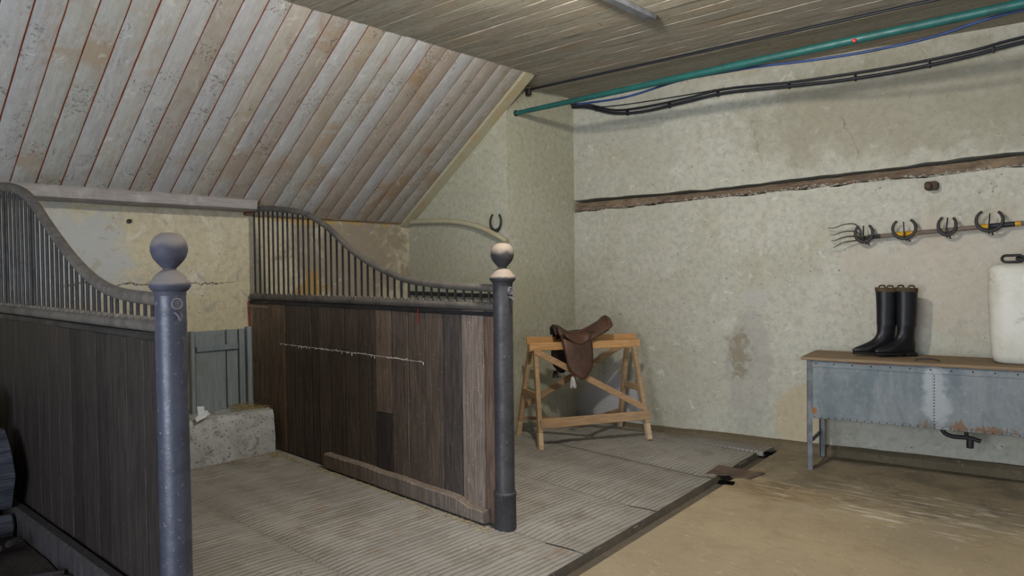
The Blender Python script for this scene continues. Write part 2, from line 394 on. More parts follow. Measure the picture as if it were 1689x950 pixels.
def mk_zinc():
    t = NT('galvanised_sheet'); v = t.coord((1.6, 1.6, .8), rnd=False); v2 = t.coord(rnd=False)
    a = t.noise(v, 2.2, 6, .65, .5); b = t.noise(v2, 26, 4, .7)
    c = t.mix(t.ramp(a, .38, .62), sr(84,93,95), sr(120,125,126))
    c = t.mix(t.ramp(b, .5, .75, 0, .4), c, sr(146,150,152))
    n1 = t.noise(v2, 9, 5, .7)
    c = t.mix(t.math('MULTIPLY', t.blob(v2, (.78, 0, .58), (.09, 1, .3), n1, 1.0, .4, 1.0), .5), c, sr(170,172,172))
    c = t.mix(t.math('MULTIPLY', t.blob(v2, (1.02, 0, .385), (.32, 1, .045), t.noise(t.coord((1, 1, .25), rnd=False), 26, 5, .7), 2.6, .45, .75), .85), c, sr(110,80,52))
    c = t.mix(t.math('MULTIPLY', t.blob(v2, (.035, 0, .415), (.03, 1, .03), n1, .6), 1.0), c, sr(140,92,46))
    c = t.mix(t.math('MULTIPLY', t.blob(v2, (.35, 0, .77), (.3, 1, .02), n1, 1.5, .5, .9), .9), c, sr(104,74,60))
    t.bump(b, .15, .002)
    return t.done(c, t.ramp(a, .3, .7, .42, .6), .4, .25)
M['zinc'] = mk_zinc()
def mk_drum():
    t = NT('dirty_white_plastic'); v = t.coord(rnd=False); a = t.noise(v, 4, 7, .7, .5)
    c = t.mix(t.ramp(a, .4, .65), sr(204,202,192), sr(190,188,174))
    c = t.mix(t.ramp(t.noise(v, 7, 6, .7), .58, .7, 0, .7), c, sr(150,142,108))
    c = t.mix(t.ramp(t.noise(v, 40, 3, .6), .68, .74, 0, .8), c, sr(96,86,62))
    return t.done(c, .45, .4)
M['drum'] = mk_drum()
def mk_trough():
    t = NT('rough_render'); v = t.coord(rnd=False); a = t.noise(v, 4, 7, .7, .4); b = t.noise(v, 30, 5, .75)
    c = t.mix(t.ramp(a, .4, .62), sr(184,186,184), sr(162,163,160))
    c = t.mix(t.ramp(t.noise(v, 45, 3, .6), .60, .66, 0, .8), c, sr(92,82,66))
    c = t.mix(t.ramp(b, .56, .66, 0, .8), c, sr(96,84,68))
    c = t.mix(t.ramp(t.noise(v, 9, 6, .7), .56, .66, 0, .6), c, sr(120,104,80))
    t.bump(b, .7, .012); t.bump(a, .4, .02)
    return t.done(c, .95, .1)
M['trough'] = mk_trough()
def mk_bark():
    t = NT('weathered_log'); v = t.coord((.6, 6, 6)); a = t.noise(v, 8, 8, .75, .5)
    c = t.mix(t.ramp(a, .35, .65), sr(52,54,62), sr(98,98,108)); t.bump(a, 1.0, .02)
    return t.done(c, .9, .2)
M['bark'] = mk_bark()
M['log_end'] = wood('log_end', (6,6,6), sr(84,80,80), sr(62,60,62), None, rough=.9)
M['scrap'] = wood('bark_scrap', (1,6,6), sr(58,52,50), sr(40,37,38), sr(84,74,66), rough=.9)

# ================================================================== STRUCTURE
def fz(x): return .035*(3.0-x) if x < 3.0 else 0.0          # stall floor falls towards the gutter
def edge_x(y): return 3.275-.085*(y-2.7)                     # front edge of the raised stall floor
def wy(x): return 5.47+.11*(x-1.27)                          # face of the back wall (slightly skewed)
def Wp(x, d, z): return Vector((x+.11*d, wy(x)-d, z))        # point on/off the back wall

# aisle floor
b = MB()
ax = lambda y: edge_x(y)+.115
ys = [-2.8+.35*k for k in range(26)]
b.grid([[(lerp(ax(y), 8.0, i/12), y, 0) for i in range(13)] for y in ys])
floor = b.build('floor', M['aisle']); struct(floor, 'yellowish worn concrete aisle floor', 'floor')
# gutter along the stalls
b = MB()
for k in range(len(ys)-1):
    y0, y1 = ys[k], ys[k+1]
    for pa, pb in (((-.002, .0), (.012, -.042)), ((.012, -.042), (.09, -.034)), ((.09, -.034), (.117, .0))):
        b.add([(edge_x(y0)+pa[0], y0, pa[1]), (edge_x(y0)+pb[0], y0, pb[1]), (edge_x(y1)+pb[0], y1, pb[1]), (edge_x(y1)+pa[0], y1, pa[1])], [(0,1,2,3)])
b.build('gutter_channel', plaster('gutter_dirt', sr(104,96,84), sr(84,78,70), sr(96,84,66), .4), floor)
# ribbed slabs, each its own piece
def slab(y0, y1, x0, name='floor_slab'):
    b = MB(); P = .036
    n = int((3.02-x0)/P); prof = []
    for k in range(n):
        xb = x0+.02+k*P; h = random.uniform(.006, .010)
        prof += [(xb, 0), (xb+.012, h), (xb+.022, h), (xb+.032, 0)]
    prof = [(x0, 0)] + prof
    rows = []; m = max(2, int((y1-y0)/.12)); g = .006
    for j in range(m+1):
        y = lerp(y0+g, y1-g, j/m); row = []
        wob = .004*math.sin(y*7)+.003*math.sin(y*19)
        for i, (x, h) in enumerate(prof):
            e = .02 if (j == 0 or j == m) else 0
            row.append((x+wob, y, fz(x)+(0 if e else h*random.uniform(.55, 1.1)) - (.006 if e else 0)))
        ex = edge_x(y)
        row += [(lerp(3.03, ex, .5), y, .0), (ex-.012+jit(.006), y, -.001), (ex+jit(.004), y, -.012), (ex+.002, y, -.05)]
        rows.append(row)
    b.grid(rows)
    return b.build(name, M['ribbed'], floor, angle=60)
for y0, y1, x0 in ((-2.8, -.6, .0), (-.6, 1.1, .0), (1.1, 1.97, .0), (1.97, 2.92, .0), (2.92, 3.71, .0), (3.71, 4.55, .0), (4.55, 5.42, 1.27)):
    slab(y0, y1, x0)
b = MB(); b.box(0, 3.1, -2.8, 5.5, -.2, -.06); b.build('floor_bed', M['chip'], floor)
b = MB(); b.box(1.27, 3.1, 5.40, 5.75, -.02, .015); b.build('floor_bed', M['ribbed'], floor)
b = MB(); b.grid([[(x, y, fz(x)-.007) for x in (0, 1.27, 2.6, 3.0)] for y in (-2.8, 1, 3, 4.55)]); b.build('floor_joint_fill', plain('joint_dirt', sr(132,128,120), .95, .1), floor)
b = MB(); b.grid([[(x, y, fz(x)-.012) for x in (1.27, 2.6, 3.0)] for y in (4.5, 5.5)]); b.build('floor_joint_fill', M['chip'], floor)

# left (head) wall
def thickwall(name, mat, pts, z0, z1, th, nx=10, nz=8, rough=.004):
    """vertical wall between two plan points, face on the left of a->b seen from the room"""
    a, c = Vector((*pts[0], 0)), Vector((*pts[1], 0)); d = c-a; n = Vector((d.y, -d.x, 0)).normalized()
    b = MB()
    b.grid([[a+d*(i/nx)+n*jit(rough)*(0 < i < nx)*(0 < k < nz)+Vector((0, 0, lerp(z0, z1, k/nz))) for i in range(nx+1)] for k in range(nz+1)])
    q = [a-n*th, c-n*th]
    b.add([a+Vector((0,0,z0)), c+Vector((0,0,z0)), q[1]+Vector((0,0,z0)), q[0]+Vector((0,0,z0)), a+Vector((0,0,z1)), c+Vector((0,0,z1)), q[1]+Vector((0,0,z1)), q[0]+Vector((0,0,z1))],
          [(1,2,6,5), (2,3,7,6), (3,0,4,7), (4,5,6,7)])
    return struct(b.build(name, mat, angle=50))
w = thickwall('wall_left', M['w_left'], ((0, -2.8), (0, 4.6)), -.2, 3.1, .2, 30, 14, .006); w['label'] = 'peeling ochre plaster wall at the head of the stalls'
w = thickwall('wall_stall', M['w_stall'], ((0, 4.55), (1.27, 4.55)), -.2, 3.1, .5, 10, 12, .003)
# thickwall's face must look towards -y here: checked by normals below
w['label'] = 'pale plaster side wall of the last stall'
w = thickwall('wall_return', M['w_stall'], ((1.27, 4.553), (1.27, 5.75)), -.2, 3.1, .3, 8, 14, .003); w['label'] = 'pale plaster return wall in the far corner'
# back wall with a chase holding an old timber
b = MB(); XA, XB = 1.262, 8.1; nx = 60
def chase(x):
    t = (x-1.27)/3.4
    lo = 1.945+.1045*t; hi = 2.058+.010*min(1, t/.42)+.086*max(0, t-.42)/.58
    return lo, hi
rows = {k: [] for k in range(16)}
for i in range(nx+1):
    x = lerp(XA, XB, i/nx); lo, hi = chase(min(x, 5.2))
    lo += jit(.009); hi += jit(.006)
    zs = [-.2, .05, .3, .6, .9, 1.2, 1.5, 1.75]
    for k, z in enumerate(zs): rows[k].append(Wp(x, jit(.003)*(0 < k), z))
    rows[8].append(Wp(x, -.004, lo)); rows[9].append(Wp(x, -.20, lo+.01)); rows[10].append(Wp(x, -.20, hi-.01)); rows[11].append(Wp(x, -.003, hi))
    for k, z in ((12, 2.3), (13, 2.55), (14, 2.8), (15, 3.1)): rows[k].append(Wp(x, jit(.003), z))
b.grid([rows[k] for k in range(16)])
b.box(XA-.3, XB, 6.6, 6.8, -.2, 3.1)
wb = struct(b.build('wall_back', M['w_back'], angle=50), 'long pale lime plaster back wall')
# timber in the chase
b = MB(); rows = []
prof = [(-.15, .008), (-.022, .006), (-.008, .018), (-.010, .058), (-.022, .076), (-.15, .08)]
for i in range(49):
    x = lerp(1.275, 5.3, i/48); lo, hi = chase(x); k = (hi-lo)/.1
    rows.append([Wp(x, d+jit(.006), lo+h*k+jit(.003)) for d, h in prof])
b.grid(rows)
chips = MB()
for _ in range(420):
    x = random.uniform(1.28, 4.95); lo, hi = chase(x); q = Wp(x, random.uniform(-.02, .004), lo+.012+random.gauss(0, .007)); e = random.uniform(.004, .012)
    chips.add([q+Vector((-e*1.6, 0, -e*.5)), q+Vector((e*1.6, 0, -e*.4)), q+Vector((jit(e), 0, e*.6)), q+Vector((jit(e*.5), -e*.6, 0))], [(0,1,3), (1,2,3), (2,0,3), (0,2,1)])
o = chips.build('broken_plaster_edge', plaster('broken_plaster', sr(196,192,180), sr(120,112,100), sr(80,72,62), .6), wb); o['kind'] = 'stuff'
o = b.build('trim_1', M['oak']); struct(o, 'old split timber set in a chase along the back wall', 'timber')
# iron bracket below the timber
t = thing('iron_bracket', 'rusty stub of an iron bracket just below the wall timber', 'bracket', Wp(4.165, 0, 1.98))
MB().box(-.05, .03, -.06, .02, -.045, .015).build('plate', M['rust'], t, bevel=.012)
MB().lathe([(.022, 0), (.026, .01), (.022, .03), (.012, .04)], n=10, M=Matrix.Rotation(PI/2, 4, 'X')).build('bolt_head', M['rust'], t).location = (-.02, -.06, -.02)
# skirting kerb of the back wall
b = MB(); rows = []
for i in range(40):
    x = lerp(1.28, 8.0, i/39); h = .05+.03*(x-1.27)/3.4+jit(.004)
    rows.append([Wp(x, .075+jit(.006), -.01), Wp(x, .06+jit(.004), h*.7), Wp(x, .03, h), Wp(x, -.01, h+.002)])
b.grid(rows); struct(b.build('baseboard_back', plaster('kerb_dirt', sr(116,104,84), sr(100,90,72), sr(108,94,72), .4)), 'brown mortar kerb at the foot of the back wall')

# room shell behind the camera
b = MB(); b.box(-.2, 3.0, -2.9, -2.8, -.2, 3.1); b.box(6.2, 8.1, -2.9, -2.8, -.2, 3.1); b.box(3.0, 6.2, -2.9, -2.8, 2.45, 3.1); struct(b.build('wall_front', M['w_dark']))
b = MB(); b.box(8.0, 8.1, -2.8, 1.2, -.2, 3.1); b.box(8.0, 8.1, 3.4, 6.4, -.2, 3.1); b.box(8.0, 8.1, 1.2, 3.4, -.2, 1.0); b.box(8.0, 8.1, 1.2, 3.4, 2.5, 3.1); struct(b.build('wall_right', M['w_dark']))

# flat ceiling with board marks, each board a piece
b = MB(); b.box(1.2, 8.1, -2.9, 6.6, 2.999, 3.12); ceil = struct(b.build('ceiling', plain('ceiling_gap', sr(74,68,58), .95, .1)), 'flat ceiling with rough board marks', 'ceiling')
bms = []
for k in range(5):
    b = MB(); L = 6.7; wv = .124; rows = []
    for i in range(41):
        x = L*i/40; d = jit(.002)
        rows.append([(x, .001, .03), (x, .004+jit(.003), d), (x, wv*.5, d+jit(.0015)), (x, wv-.006+jit(.003), d), (x, wv-.001, .03)])
    b.grid(rows); bms.append(b.mesh('ceiling_board', M['ceil'], angle=50))
for k in range(70):
    y = -2.8+k*.126
    if y > 6.0: break
    g = random.uniform(.84, 1.1); wm = random.uniform(.94, 1.0)
    place('ceiling_board', bms[k % 5], ceil, Matrix.Translation((1.25, y, 2.991+jit(.0015))), (g, g*(wm+.02), g*wm))

# sloped lining of limewashed boards
A = Vector((.045, 0, 1.885)); B = Vector((1.572, 0, 2.992)); SL = (B-A).length; ang = math.atan2(B.z-A.z, B.x-A.x)
b = MB(); Ms = Matrix.Translation(A) @ Matrix.Rotation(-ang, 4, 'Y')
b.box(.13, SL, -2.8, 2.88, .007, .05, Ms); b.box(-.03, SL, 2.88, 4.54, .007, .05, Ms)
slope = struct(b.build('ceiling_slope', M['slope_gap']), 'steep sloped lining of limewashed boards above the stalls', 'sloped ceiling')
PW = .137; bms = []
for k in range(8):
    xs0 = -.02 if k < 4 else .13
    b = MB(); rows = []; e0, e1 = .003+.002*random.random(), .003+.003*random.random()
    for i in range(21):
        x = lerp(xs0, SL, i/20)
        rows.append([(x, e0, .018), (x, e0+jit(.0012), .003), (x, e0+.006, jit(.0006)), (x, PW*.5, jit(.001)), (x, PW-e1-.006, jit(.0006)), (x, PW-e1+jit(.0012), .003), (x, PW-e1, .018)])
    b.grid(rows); b.add([(xs0, e0, .018), (xs0, e0, 0), (xs0, PW-e1, 0), (xs0, PW-e1, .018)], [(0,1,2,3)])
    bms.append(b.mesh('slope_board', M['slope'], angle=50))
tints = {4: (.82,.76,.68), 7: (.92,.86,.76), 9: (.8,.72,.64), 11: (.84,.76,.66), 15: (.84,.75,.65), 16: (.85,.74,.64), 18: (.92,.86,.78), 19: (.84,.76,.66), 20: (.88,.83,.76), 21: (.9,.86,.8)}
for k in range(-22, 22):
    y = 1.423+PW*k
    g = random.uniform(.9, 1.06); c = tints.get(k, (g*.96, g*random.uniform(.955, .975), g*random.uniform(.92, 1.0)))
    place('slope_board', bms[k % 4 + (4 if y < 2.86 else 0)], slope, Matrix.Translation((0, y, jit(.002))) @ Ms, c)
b = MB(); b.box(-.05, SL+.0, 4.44, 4.548, -.022, .018, Ms); b.build('edge_trim', M['slope_trim'], slope)

# wall plate
b = MB(); rows = []
for i in range(40):
    y = lerp(-2.8, 2.895, i/39)
    rows.append([(0, y, 1.895+jit(.003)), (.165+jit(.003), y, 1.897+jit(.003)), (.19+jit(.004), y, 1.908), (.192+jit(.004), y, 1.972), (.18, y, 1.984+jit(.003)), (0, y, 1.99)])
b.loft(rows); struct(b.build('trim_2', M['beam']), 'limewashed wall plate beam under the sloped boards', 'beam')
b = MB(); rows = []
for i in range(16):
    y = lerp(2.88, 4.54, i/15); rows.append([(0, y, 1.868), (.035, y, 1.868+jit(.002)), (.035, y, 1.886), (0, y, 1.89)])
b.loft(rows); struct(b.build('trim_3', M['oak']), 'thin dark timber strip at the foot of the sloped boards', 'strip')

# hatch in the head wall
hd = thing('hatch_door', 'small blue-grey boarded hatch door above the concrete trough', 'hatch', (0, 2.67, .38))
for y0, y1, d in ((2.46, 2.70, .035), (2.705, 2.80, .03), (2.805, 2.858, .034)):
    b = MB(); b.box(.0, d, y0+.003, y1-.003, .375, .985); b.build('board', M['hatch'], hd, True, bevel=.004, color=(random.uniform(.9, 1.05),)*3)
b = MB(); b.box(.03, .055, 2.465, 2.79, .835, .875); b.build('ledge', M['hatch'], hd, True, bevel=.004, color=(.85,.88,.9))
b = MB(); b.box(.0, .05, 2.868, 2.905, .36, 1.0); b.build('jamb', M['hatch'], hd, True, bevel=.004, color=(1.1,1.08,1.06))
b = MB(); b.box(.0, .05, 2.425, 2.455, .36, .99); b.build('jamb', M['hatch'], hd, True, bevel=.004, color=(1.0,1.0,1.0))
b = MB(); b.tube([(.02, 2.90, 1.2), (.02, 2.902, .98)], .005, 6)
o = b.build('red_rod', M['redpaint']); tag(o, 'thin red painted rod on the wall above the hatch', 'rod')
b = MB(); b.lathe([(.016, 0), (.016, .012), (.009, .012), (.009, .002)], n=14, M=Matrix.Rotation(PI/2, 4, 'Y')); b.lathe([(.009, 0), (.009, .003)], n=12, M=Matrix.Rotation(PI/2, 4, 'Y'))
o = b.build('wall_bolt_hole', M['black_iron']); o.location = (0, 2.03, 1.787); tag(o, 'small dark round bolt socket high on the ochre wall', 'bolt')

# ================================================================== STALL PARTITIONS
def partition(Y, ramp, near):
    lab = 'near dark stall partition with ball-topped iron post tinted blue for daylight' if near else 'middle stall partition with brown boards and black ball-topped post'
    XP = 2.715; base = fz(XP)
    p = thing('stall_partition', lab, 'stall partition', (XP, Y, base))
    fe = M['iron_near'] if near else M['iron_far']
    lean = .018 if near else 0.0
    # post
    prof = [(.058, -.02), (.060, .0), (.060, .175), (.063, .18), (.063, .192), (.056, .2), (.054, .22), (.0535, 1.2), (.0545, 1.215), (.0545, 1.23), (.0535, 1.235), (.0535, 1.325)]
    o = MB().lathe(prof, n=28).build('post', fe, p)
    ring = MB().lathe([(.0535, 1.32), (.056, 1.335), (.064, 1.342), (.0705, 1.352), (.0715, 1.361), (.067, 1.372), (.060, 1.377), (.056, 1.386), (.047, 1.397), (.034, 1.407), (.024, 1.413)], n=28).build('collar', M['ball_near'] if near else M['ball_far'], o)
    ball = MB().lathe([(.023, 1.411), (.023, 1.419), (.030, 1.426), (.044, 1.441), (.056, 1.458), (.0635, 1.48), (.0635, 1.5), (.057, 1.521), (.044, 1.538), (.026, 1.547), (.0, 1.55)], n=28).build('ball_finial', M['ball_near'] if near else M['ball_far'], o)
    b = MB()
    for rr, tr in ((.018, .0045), (.009, .003)):
        b.tube([(.056, math.cos(2*PI*k/16)*rr, 1.29+math.sin(2*PI*k/16)*rr) for k in range(17)], tr, 6)
    b.lathe([(.005, 0), (.004, .006), (0, .008)], (.053, 0, 1.29), 8, Matrix.Rotation(PI/2, 4, 'Y'))
    b.tube([(.05, -.008, 1.26), (.075, -.006, 1.25), (.078, 0, 1.232), (.075, .008, 1.245), (.05, .01, 1.258)], .004, 6)
    b.build('rosette', metal('rosette_iron', sr(104,102,108), sr(80,80,88), None, .6, .3), o)
    if lean:
        for q in (o,): q.rotation_euler = (0, math.radians(-.4), 0)
    # ramped top rail
    top = cr([(x, Y, z) for x, z in ramp], 5)
    if near: top = top[::1]
    b = MB(); b.tube(top, .026 if near else .0215, 10, flat=.9, up=(0,0,1)); tr = b.build('top_rail', M['iron_rail'], p, True, angle=60)
    # lower rail
    b = MB(); b.tube([(x, Y, 1.212+(.02*(1-x/2.7))) for x in np.linspace(.02, 2.68, 20)], .024, 10, flat=1.0, up=(0,0,1)); b.build('lower_rail', M['iron_rail'], p, True, angle=60)
    b = MB()
    b.beam((.02, Y, 1.172+.02), (2.67, Y, 1.172), .045, .03); b.build('rail_fillet', M['iron_bar'], p, True, bevel=.006)
    # bars
    xs = [q.x for q in top]; zs = [q.z for q in top]
    bar = MB().lathe([(.0075, 0), (.0075, 1)], n=8).mesh('bar', M['iron_bar'])
    foot = MB().lathe([(.015, 0), (.013, .008), (.009, .014)], n=8).mesh('bar_foot', M['iron_rail'])
    n = 38; loc0 = mworld(p).inverted()
    for k in range(n):
        x = lerp(.085, 2.615, k/(n-1)); z0 = 1.225+.02*(1-x/2.7); z1 = float(np.interp(x, xs, zs))
        o = place('bar', bar, p, loc0 @ Matrix.Translation((x+jit(.003), Y+jit(.002), z0)) @ Matrix.Diagonal((1, 1, z1-z0, 1)))
        place('bar_foot', foot, p, loc0 @ Matrix.Translation((x, Y, z0+.008)))
    # boards
    if near:
        X = [.03]
        while X[-1] < 2.0: X.append(X[-1]+random.uniform(.13, .16))
        X = [x for x in X if x < 1.93]+[1.993, 2.133, 2.328, 2.501, 2.655]
        cols = [(lambda g: (g, g*.95, g*.98))(random.uniform(.09, .145)) for _ in X]
    else:
        X = [.05, .30, .535, .66, .78, .88, .972, 1.12, 1.275, 1.431, 1.613, 1.779, 1.938, 2.095, 2.25, 2.407, 2.586, 2.665]
        cols = [(.80,.69,.54), (.74,.62,.48)] + [(lambda g: (g*1.0, g*.88, g*.79))(random.uniform(.36, .60)) for _ in X]
        cols[10] = (.8,.69,.6); cols[15] = (1.05,.98,.92); cols[14] = (.36,.35,.36); cols[16] = (.72,.55,.45)
    for k in range(len(X)-1):
        b = MB(); x0, x1 = X[k]+.0025, X[k+1]-.0025; zb = fz((x0+x1)/2)+.004+jit(.004); th = .019+jit(.0025)
        if not near and k == 10:
            b2 = MB(); b2.box(x0, x1, Y-th-.001, Y+th+.001, zb, .515); b2.build('board', M['part_board'], p, True, bevel=.002, color=(.22,.20,.20)); zb = .52
        rows = []
        for x, d in ((x0, th-.003), (x0+.003, th), (lerp(x0, x1, .5), th+jit(.001)), (x1-.003, th), (x1, th-.003)):
            rows.append([(x, Y+d, zb), (x, Y+d, 1.19), (x, Y-d, 1.19), (x, Y-d, zb)])
        b.loft(rows); b.build('board', M['part_board'], p, True, color=cols[k])
    if near:
        b = MB(); b.beam((.05, Y-.055, .15), (2.66, Y-.055, .125), .06, .15); b.build('sill', M['part_board'], p, True, bevel=.012, color=(.22,.24,.29))
        b = MB(); b.box(2.645, 2.665, Y-.03, Y-.022, .2, 1.15); b.build('paint_stripe', M['redpaint'], p, True)
    else:
        b = MB(); rows = []
        for i in range(14):
            x = lerp(1.09, 2.62, i/13); z = fz(x)+.008; h = .10+jit(.003)-(.03 if i > 11 else 0); q = .05+jit(.002)
            rows.append([(x, Y-.02, z), (x, Y-.02-q, z+.004), (x, Y-.022-q, z+h*.93), (x, Y-.016-q, z+h), (x, Y-.02, z+h*1.02)])
        b.loft(rows); b.build('kick_board', M['part_board'], p, True, color=(.95,.91,.86), angle=25)
        b = MB()
        b.box(.02, .30, Y-.032, Y-.022, 1.15, 1.165); b.build('iron_strap', M['iron_cap'], p, True, bevel=.002)
        b = MB(); b.box(2.035, 2.04, Y-.0235, Y-.021, 1.1, 1.19); b.build('paint_mark', M['redpaint'], p, True)
    return p
rampF = [(.02,1.915),(.3,1.905),(.6,1.872),(.78,1.84),(.95,1.78),(1.11,1.705),(1.35,1.56),(1.576,1.46),(1.79,1.392),(1.964,1.355),(2.288,1.327),(2.68,1.312)]
rampN = [(.02,1.93),(.5,1.915),(.8,1.88),(1.0,1.83),(1.15,1.765),(1.31,1.675),(1.52,1.565),(1.73,1.465),(1.99,1.375),(2.26,1.33),(2.67,1.312)]
partition(1.155, rampN, True)
partition(2.926, rampF, False)
# pale wire along the boards of the middle partition
b = MB(); x = .47
while x < 2.08:
    L = random.uniform(.022, .05); z = .889-.012*((x-.47)/1.6)-.012*max(0, x-1.6)+jit(.003); y = 2.926-.024
    if random.random() < .66: b.tube([(x, y, z), (x+L*.5, y-.004, z-.004+jit(.004)), (x+L, y, z+jit(.005))], .0022, 5)
    if random.random() < .2: b.tube([(x+L*.6, y, z), (x+L*.6+.004, y-.002, z-random.uniform(.010, .022))], .002, 5)
    x += L+.004
b.tube(cr([(.47, 2.9015, .889), (1.0, 2.9015, .884), (1.6, 2.9015, .877), (2.08, 2.9015, .868)], 8), .0012, 4)
o = b.build('pale_wire', M['chalk']); tag(o, 'thin broken white wire strung across the brown partition boards', 'wire')

# curved capping on the last stall's wall
b = MB(); b.tube(cr([(.03, 4.525, 1.882), (.35, 4.525, 1.872), (.67, 4.525, 1.852), (.97, 4.525, 1.79), (1.18, 4.525, 1.708), (1.285, 4.525, 1.655)], 6), .024, 10, flat=1.2, up=(0,0,1))
o = b.build('wall_capping', M['slope_trim'], angle=60); tag(o, 'curved pale wooden capping fixed to the last stall wall', 'capping rail')
b = MB(); b.beam((.02, 4.53, 1.215), (1.2, 4.53, 1.20), .03, .035)
o = b.build('wall_bar', M['black_iron'], bevel=.006); tag(o, 'dark iron bar on the last stall wall seen through the partition bars', 'bar')

# ================================================================== TROUGH, STRAW
b = MB(); rows = []
y0, y1 = 2.16, 2.845
for i in range(12):
    y = lerp(y0, y1, i/11); j = jit(.004)
    rows.append([(0, y, .05), (.47+.02*(1-i/11)+jit(.006), y, .06), (.475+jit(.006), y, .2), (.465+jit(.006), y, .37), (.445+jit(.004), y, .405+j), (.38, y, .412+j), (.35, y, .38), (.1, y, .37), (0, y, .385)])
b.loft(rows); o = b.build('concrete_trough', M['trough'], angle=50); tag(o, 'low pale rough concrete trough below the hatch', 'trough')
b = MB(); b.box(.30, .50, 2.10, 2.15, .08, .40); o = b.build('trough_board', M['hatch'], bevel=.004, color=(.55,.62,.75)); tag(o, 'dark blue board standing at the end of the trough', 'board')
b = MB(); b.grid([[(.47+.03*i, 2.16+.05*j, .42+.012*math.sin(i*2+j)+.02*j) for i in range(3)] for j in range(3)])
b.add([(.47, 2.2, .42), (.49, 2.24, .42), (.47, 2.24, .50), (.45, 2.2, .5)], [(0,1,2,3)])
o = b.build('paper_scrap', M['paper']); o.location = (-.03, .09, .0); tag(o, 'crumpled white paper scrap on the trough edge', 'paper')
def straw(name, n, fn, label, mat, L0=.03, L1=.09, r=.0012):
    b = MB()
    for _ in range(n):
        x, y, z = fn(); a = random.uniform(0, PI); L = random.uniform(L0, L1)/2; t = jit(.25)
        d = Vector((math.cos(a), math.sin(a), t))*L; c = Vector((x, y, z+abs(d.z)+r))
        b.tube([c-d, c+d], r, 4)
    o = b.build(name, mat); tag(o, label, 'straw'); o['kind'] = 'stuff'; return o
straw('straw', 230, lambda: (random.uniform(.06, .40), min(2.83, max(2.5, random.gauss(2.79, .06))), .385+abs(random.gauss(0, .014))), 'dry straw lying on top of the concrete trough', M['straw'])
def foot_straw():
    k = random.random()
    if k < .25: x = random.uniform(.48, .56); y = random.uniform(2.2, 2.85)
    elif k < .5: x = random.gauss(.6, .09); y = random.gauss(2.8, .05)
    else: x = random.uniform(.7, 2.7); y = 2.84-abs(random.gauss(0, .03))
    return (x, min(y, 2.86), fz(x)+.003)
straw('straw', 520, foot_straw, 'scattered straw along the foot of trough and partition', M['straw'], .012, .045)
# loose crumbs on the floor
b = MB()
for _ in range(620):
    x = random.uniform(.6, 3.15); y = random.uniform(1.25, 5.3)
    if y > 4.5 and x < 1.35: continue
    s = random.uniform(.002, .0055)
    b.add([(x-s, y-s, fz(x)+.003), (x+s, y-s*.6, fz(x)+.003), (x+.2*s, y+s, fz(x)+.003), (x, y, fz(x)+.004+s*.9)], [(0,1,3), (1,2,3), (2,0,3), (0,2,1)])
for _ in range(260):
    x = random.uniform(3.45, 5.2); y = random.uniform(2.6, 5.3); s = random.uniform(.002, .005)
    b.add([(x-s, y-s, .0), (x+s, y-s*.6, .0), (x+.2*s, y+s, .0), (x, y, s*.9)], [(0,1,3), (1,2,3), (2,0,3), (0,2,1)])
o = b.build('floor_crumbs', M['chip']); tag(o, 'small crumbs and grit scattered over the concrete floor', 'grit'); o['kind'] = 'stuff'

# broken brown concrete patch, shaped as a thin plate, and the drain holes
b = MB(); rows = []
for i in range(7):
    t = i/6; rows.append([(lerp(3.02, 3.30, t)+jit(.02), 4.62+.05*t+jit(.03), .006), (lerp(3.02, 3.36, t)+jit(.02), 4.86+.02*t+jit(.03), .006)])
rr = [[(p[0], p[1], p[2]) for p in r] for r in rows]
b.loft([[(r[0][0], r[0][1], .0), (r[1][0], r[1][1], .0), (r[1][0], r[1][1], .009), (r[0][0], r[0][1], .009)] for r in rr])
o = b.build('concrete_patch', M['rust'], bevel=.003); tag(o, 'brown broken concrete patch at the gutter', 'concrete patch')
b = MB(); b.box(-.05, .05, -.035, .035, -.005, .004); o = b.build('drain_hole', plain('drain_dark', (.004,.004,.004), 1, 0)); o.location = (3.235, 4.50, .002); o.rotation_euler.z = .3; tag(o, 'black open drain hole beside the brown concrete patch', 'drain')
b = MB(); b.box(-.03, .03, -.03, .03, -.005, .004); o = b.build('drain_hole', bpy.data.materials['drain_dark']); o.location = (3.13, 5.42, .004); o.rotation_euler.z = .2; tag(o, 'small dark hole where the gutter meets the wall kerb', 'drain')

# ================================================================== SAW HORSE AND SADDLE
u = Vector((.475, .88, 0)).normalized(); hz = .035
rz = math.atan2(u.y, u.x)                      # local x along the trestle, local -y towards the viewer
hs = thing('saw_horse', 'pine trestle with crossed braces standing in the far corner', 'trestle', (1.82, 4.835, hz), rz)
PINE = (1.08, .98, .86); DARK = (.72, .72, .74); GREY = (.95, .98, 1.0)
def hb(name, a, c, w, h, col, parent=hs, up=(0,0,1)):
    return MB().beam(a, c, w, h, up).build(name, M['pine'], parent, bevel=.003, color=col)
hb('top_plank', (-.485, -.066, .775), (.495, -.066, .765), .022, .062, (1.35, 1.18, .92))
hb('top_plank', (-.46, .062, .812), (.53, .062, .804), .022, .06, (1.3, 1.1, .82))
for sx in (-1, 1):
    for sy in (-1, 1):
        tp = Vector((sx*.435+.005, sy*.045, .79)); ft = Vector((sx*.472, sy*.255, fz(2.0 if sy < 0 else 1.6)-hz))
        md = tp.lerp(ft, .84)
        hzr = Vector((1, 0, 0))
        lg = hb('leg', tp, md, .042, .034, (.98,1.02,1.06), up=hzr)
        hb('foot', md, ft, .046, .038, (1.3,1.5,1.75), lg, up=hzr)
hb('lower_rail', (-.465, -.225, .195), (.49, -.225, .195), .022, .072, (1.05,1.05,1.08))
hb('brace', (-.44, -.088, .74), (.47, -.20, .245), .016, .05, (1.0,.98,.98))
